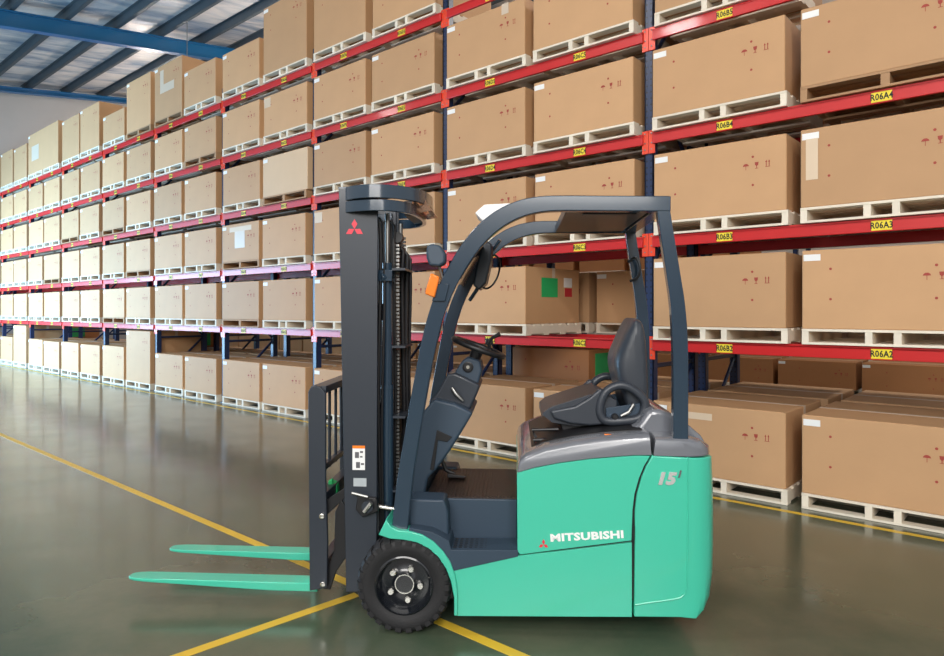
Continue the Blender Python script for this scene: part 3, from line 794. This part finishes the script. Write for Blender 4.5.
MB().box(F(412, 205, .75)[0], F(423, 205, .75)[0], .45, .82, F(415, 219, .6)[1], F(415, 205, .6)[1]).build('sheave_cover', M['black'], mast, bevel=.006)
for z in (.30, 1.0, 1.55):
    MB().box(xm1-.05, xm1-.02, .25, WID-.25, z, z+.09).build('cross_member', M['mast'], mast, bevel=.004)
# chains
xch = F(398, 300, .42)[0]
for f in (False, True):
    mb = MB(); z = .30; vv = mir(.42, f); k = 0
    while z < zt-.22:
        wv = .014 if k % 2 else .010
        mb.box(xch-.009, xch+.009, vv-wv, vv+wv, z, z+.013); z += .021; k += 1
    mb.build('lift_chain', M['dull_steel'], mast)
MB().box(xch-.028, xch-.010, .36, .69, .22, zt-.25).build('mast_back_plate', M['black'], mast)
MB().lathe_y(xch+.0, zt-.24, [(.03, .39), (.03, .45)], 24).build('chain_sheave', M['black'], mast, smooth=True)
for i, (px, v, r) in enumerate(((379.5, .27, .010), (383, .26, .007), (391, .36, .009), (394.5, .38, .007), (403, .48, .013), (407, .50, .013), (410, .54, .011))):
    top = zt-.20-.02*i if i > 3 else zt-.15
    x = F(px, 300, v)[0]
    pts = [(x, v, .32)] + [(x + .006*math.sin(z*4+i), v+.004*math.cos(z*3+i), z) for z in [.4+.12*q for q in range(int((top-.5)/.12)+1)]] + [(x, v, top-.03), (x-.02, v, top), (x-.05, v, top-.02)]
    MB().tube(pts, r, 8).build('hydraulic_hose', M['black'], mast, smooth=True)
for z in (.62, 1.02, 1.4, 1.82):
    MB().box(F(378, 300, .27)[0], F(411, 300, .5)[0], .30, .55, z, z+.012).build('hose_clip', M['mast'], mast)
# tilt pin and rod
p = F3(368, 506, .17)
MB().tube([(p.x, .20, p.z), (p.x, .15, p.z)], .030, 16).build('tilt_pin', M['mast'], mast, smooth=True)
MB().tube([F3(364, 512, .14), F3(371, 503, .14)], .012, 8).build('pin_handle', M['steel'], mast, smooth=True)
MB().tube([F3(352, 493, .17), F3(368, 497, .16)], .008, 8).build('grease_line', M['dull_steel'], mast, smooth=True)
MB().tube([F3(371, 505, .24), F3(400, 510, .24)], .014, 10).build('tilt_cylinder_rod', M['steel'], mast, smooth=True)
MB().prism(FP([(357, 497), (376, 499), (378, 512), (362, 518), (355, 510)], .16), .17, .20).build('tilt_bracket', M['black'], mast, bevel=.004)
# decals on the mast
def diamonds(cx, cz, s, v, m_, parent, name='emblem'):
    mb = MB()
    for ang in (90, 210, 330):
        a = math.radians(ang); d = Vector((math.cos(a), math.sin(a))); n = Vector((-d.y, d.x))
        pts = [Vector((0, 0)), d*.5*s*1.0 + n*.30*s, d*s, d*.5*s - n*.30*s]
        mb.loft([[(cx+q.x, y_, cz+q.y) for q in pts] for y_ in (v, v-.0012)])
    return mb.build(name, m_, parent)
cx_, cz_ = F(354.5, 229, .2)
diamonds(cx_, cz_, .052, .1995, M['decal_red'], mast)['label'] = 'red three diamond emblem'
def rect(name, px0, py0, px1, py1, v, m_, parent, t=.0012):
    xa, za = F(px0, py0, v); xb, zb_ = F(px1, py1, v)
    return MB().box(min(xa, xb), max(xa, xb), v-t, v, min(za, zb_), max(za, zb_)).build(name, m_, parent)
wlb = rect('warning_label', 352.5, 446, 365, 470, .1995, M['white_paint'], mast); wlb['label'] = 'white warning label with an orange header'
rect('label_header', 352.5, 445.5, 365, 448.5, .1982, M['orange'], wlb)
for (a, b, c, d) in ((355, 452, 359, 458), (360, 451, 363, 453), (356, 462, 360, 468), (361, 463, 364, 465), (360, 456, 362.5, 457.5)):
    rect('pictogram', a, b, c, d, .1982, M['decal_dark'], wlb)
rect('rating_plate', 353.5, 478, 366.5, 486.5, .1995, M['lens'], mast)['label'] = 'small silver rating plate'

# ---- carriage
car = empty('carriage'); car.parent = lift
sp_ = FP([(308, 392), (310.5, 387.5), (315, 385.5), (320, 387), (325.5, 393), (325.5, 480), (327.5, 540), (327, 588), (309.5, 591)], .20)
for f in (False, True):
    o = MB().prism(sp_, mir(.20, f), mir(.222, f)).build('side_plate', M['mast'], car, bevel=.004)
    for px, py in ((322, 516), (323, 584)):
        x, z = F(px, py, .195)
        yy = mir(.198, f); s = 1 if f else -1
        MB().lathe_y(x, z, [(.014, yy), (.014, yy+s*.012), (.009, yy+s*.014), (.002, yy+s*.014)], 12).build('pivot_bolt', M['steel'], o, smooth=True)
def cbar(name, px0, py0, px1, py1, m_=M['mast'], v0=.222, v1=WID-.222, vv=.20):
    xa, za = F(px0, py0, vv); xb, zb_ = F(px1, py1, vv)
    return MB().box(xa, xb, v0, v1, min(za, zb_), max(za, zb_)).build(name, m_, car, bevel=.004)
cbar('top_bar', 309.5, 386.5, 325, 394)
cbar('upper_fork_bar', 312, 496, 323, 512)
cbar('lower_fork_bar', 312, 566, 323, 582)
cbar('middle_bar', 313, 470, 319, 476)
xg = F(316, 400, .2)[0]; zg0 = F(316, 478, .2)[1]; zg1 = F(316, 390, .2)[1]
for i in range(4):
    v = .33 + i*.13
    MB().tube([(xg, v, zg0), (xg, v, zg1)], .009, 8).build('backrest_bar', M['mast'], car, smooth=True)
for f in (False, True):
    lk = FP([(323, 589), (330, 590), (336, 572), (347, 556), (347, 510), (341, 500), (335, 512), (334, 550), (326, 574)], .23)
    MB().prism(lk, mir(.232, f), mir(.25, f)).build('link_arm', M['black'], car, bevel=.003)
    MB().prism(FP([(326, 500), (345, 488), (345, 498), (326, 516)], .23), mir(.232, f), mir(.25, f)).build('upper_link', M['black'], car, bevel=.003)
mb = MB().prism(FP([(327, 486), (332, 480), (338, 482), (339, 490), (336, 500), (329, 504), (327, 498)], .50), .46, .52)
mb.prism(FP([(329, 480), (333, 478), (334, 488), (329, 490)], .46), .44, .47)
mb.build('hose_manifold', M['green_sheet'], car, bevel=.006)['label'] = 'bright green fitting'
# forks
def fork(v0, v1, tip, heel):
    """tip and heel pixel of the near top edge"""
    (xt, zt_), (xh, zh) = F(*tip, v0), F(*heel, v0)
    xh -= .012; vm = (v0+v1)/2
    zt_ = zh = (zt_+zh)/2
    th = .046
    N = 14; secs = []
    for i in range(N+1):
        t = i/N; x = xt + (xh-xt)*(t**1.6)
        s = min(1, ((x-xt)/.12)); wv = (v1-v0)/2*(.35+.65*math.sqrt(max(0, 1-(1-s)**2)))
        h = .014 + (th-.014)*min(1, (x-xt)/.8)
        secs.append([(x, vm-wv, zt_-h), (x, vm+wv, zt_-h), (x, vm+wv, zt_), (x, vm-wv, zt_)])
    # heel and shank
    secs.append([(xh+.035, v0, zt_-th), (xh+.035, v1, zt_-th), (xh, v1, zt_), (xh, v0, zt_)])
    secs.append([(xh+.035, v0, zt_+.30), (xh+.035, v1, zt_+.30), (xh, v1, zt_+.30), (xh, v0, zt_+.30)])
    return MB().loft(secs).build('fork', M['mint'], car, bevel=.004)
fork(.235, .34, (125, 578), (313, 583.5))
fork(.71, .815, (166.5, 550), (312, 553))

# ---- steering column, wheel, pedals
col = empty('steering_console'); col.parent = lift
MB().prism(FP([(424, 411), (434, 399), (455, 404), (473, 413), (463, 430), (450, 451), (436, 470), (428, 478), (424, 500), (409, 500), (413, 450)], .28), .28, .78).build('lower_cowl', M['cowl'], col, bevel=.014, seg=3)
MB().prism(FP([(428, 403), (437, 393), (447, 374), (455, 373), (480, 385), (478, 392), (470, 410), (455, 404)], .36), .36, .70).build('upper_cowl', M['mast'], col, bevel=.012, seg=3)
MB().prism(FP([(452, 376), (462, 361), (468, 357), (480, 361), (482, 370), (478, 386), (465, 381)], .42), .42, .64).build('column_cover', M['cowl'], col, bevel=.012, seg=3)
MB().prism(FP([(437, 430), (452, 437), (447, 442), (438, 440), (434, 470), (430, 470)], .275), .272, .30).build('storage_pocket', M['black'], col, bevel=.002)
x, z = F(468, 367, .42)
MB().lathe_y(x, z, [(.030, .43), (.030, .414), (.024, .412), (.022, .416), (.002, .416)], 24).build('ignition_switch', M['black'], col, smooth=True)
MB().lathe_y(x, z, [(.010, .416), (.010, .405), (.002, .405)], 12).build('key', M['steel'], col, smooth=True)
MB().tube([F3(452, 388, .345), F3(456, 394, .335), F3(463, 401, .34)], [.010, .014, .008], 10).build('park_brake_lever', M['dull_steel'], col, smooth=True)
swc = F3(478.5, 347.5, .50)
Rw = Matrix.Translation(swc) @ Matrix.Rotation(math.radians(20), 4, 'Y')
sw = empty('steering_wheel'); sw.parent = lift
ring = [Rw @ Vector((.148*math.cos(2*PI*k/40), .148*math.sin(2*PI*k/40), 0)) for k in range(40)]
MB().tube(ring, .016, 10, closed=True).build('rim', M['black'], sw, smooth=True)
for a in (0, 120, 240):
    a = math.radians(a+180); MB().tube([Rw @ Vector((.02*math.cos(a), .02*math.sin(a), -.015)), Rw @ Vector((.146*math.cos(a), .146*math.sin(a), 0))], .011, 8).build('spoke', M['black'], sw, smooth=True)
MB().tube([Rw @ Vector((0, 0, -.13)), Rw @ Vector((0, 0, -.03)), Rw @ Vector((0, 0, .004))], [.03, .034, .04], 16).build('hub', M['black'], sw, smooth=True)
kb = Rw @ Vector((.06, .125, .0))
MB().tube([kb, kb+Vector((.0, 0, .03))], .010, 8).tube([kb+Vector((0, 0, .03)), kb+Vector((0, 0, .065))], [.026, .02], 14).build('spinner_knob', M['black'], sw, smooth=True)
MB().tube([F3(488, 345, .36), F3(492, 338, .34), F3(500, 334, .33)], [.009, .009, .013], 8).build('direction_lever', M['black'], col, smooth=True)
for i, v in enumerate((.44, .60)):
    MB().tube([F3(441, 458, v), F3(446, 470, v), F3(455, 474, v)], .012, 8).prism(FP([(448, 472), (466, 474.5), (466, 476.5), (448, 476)], v), v-.04, v+.04).build('pedal', M['black'], lift, bevel=.003)
# ---- lettering on the flank
x, z = F(587, 537.0, .006)
tm = text_bm('MITSUBISHI', .050, .0006, .0021, sx=1.36).xf(Matrix.Rotation(math.radians(4.2), 4, 'Y').inverted())
tm.xf(Matrix.Translation((x, .0138, z))).build('maker_lettering', M['white_paint'], lift)['label'] = 'white capital lettering'
cx_, cz_ = F(543.5, 544, .014)
diamonds(cx_, cz_-.003, .026, .0146, M['decal_red'], lift)['label'] = 'small red three diamond emblem'
x, z = F(665, 479, .015)
text_bm('15', .078, .002, .0045, sx=1.12, shear=.25).xf(Matrix.Translation((x, .012, z))).build('capacity_digits', M['chrome'], lift)['label'] = 'chrome digits 15'
x, z = F(679, 474, .015)
text_bm('i', .05, .002, .002, sx=1., shear=.25).xf(Matrix.Translation((x, .012, z))).build('capacity_digits', M['decal_dark'], lift)

# ------------------------------------------------------------------ light
def area(name, loc, tgt, sx, sy, e, col=(1, 1, 1)):
    d = bpy.data.lights.new(name, 'AREA'); d.shape = 'RECTANGLE'; d.size = sx; d.size_y = sy; d.energy = e; d.color = col
    o = bpy.data.objects.new(name, d); C.objects.link(o); o.location = loc
    o.rotation_euler = (Vector(tgt)-Vector(loc)).to_track_quat('-Z', 'Y').to_euler(); return o
def bulb(p, e, col, r=.35):
    d = bpy.data.lights.new('fill_bulb', 'POINT'); d.energy = e; d.color = col; d.shadow_soft_size = r
    o = bpy.data.objects.new('fill_bulb', d); C.objects.link(o); o.location = p
for a, e_ in ((6, 620), (-3, 560), (-12, 220)): bulb(W(a, -7.5, 7.6), e_, (1, .97, .94))  # added bulbs out of view over the aisle, brightening roof and cartons
for a, e_ in ((2, 650), (-7, 420), (-15, 300), (-23, 300)): bulb(W(a, 5.6, 8.0), e_, (1, .94, .88))  # added row over the next aisle to brighten roof lining and far cartons
area('dock_door', W(-18.5, -6.2, 1.9), W(-17, 0, .8), 11, 3.6, 2750, (.38, .68, 1.0))
area('front_fill', (-1.5, -5.5, 5.4), (1, 5, 1.8), 8, 3.5, 900, (1, .97, .93))  # added soft fill from behind the camera, aimed at the racks
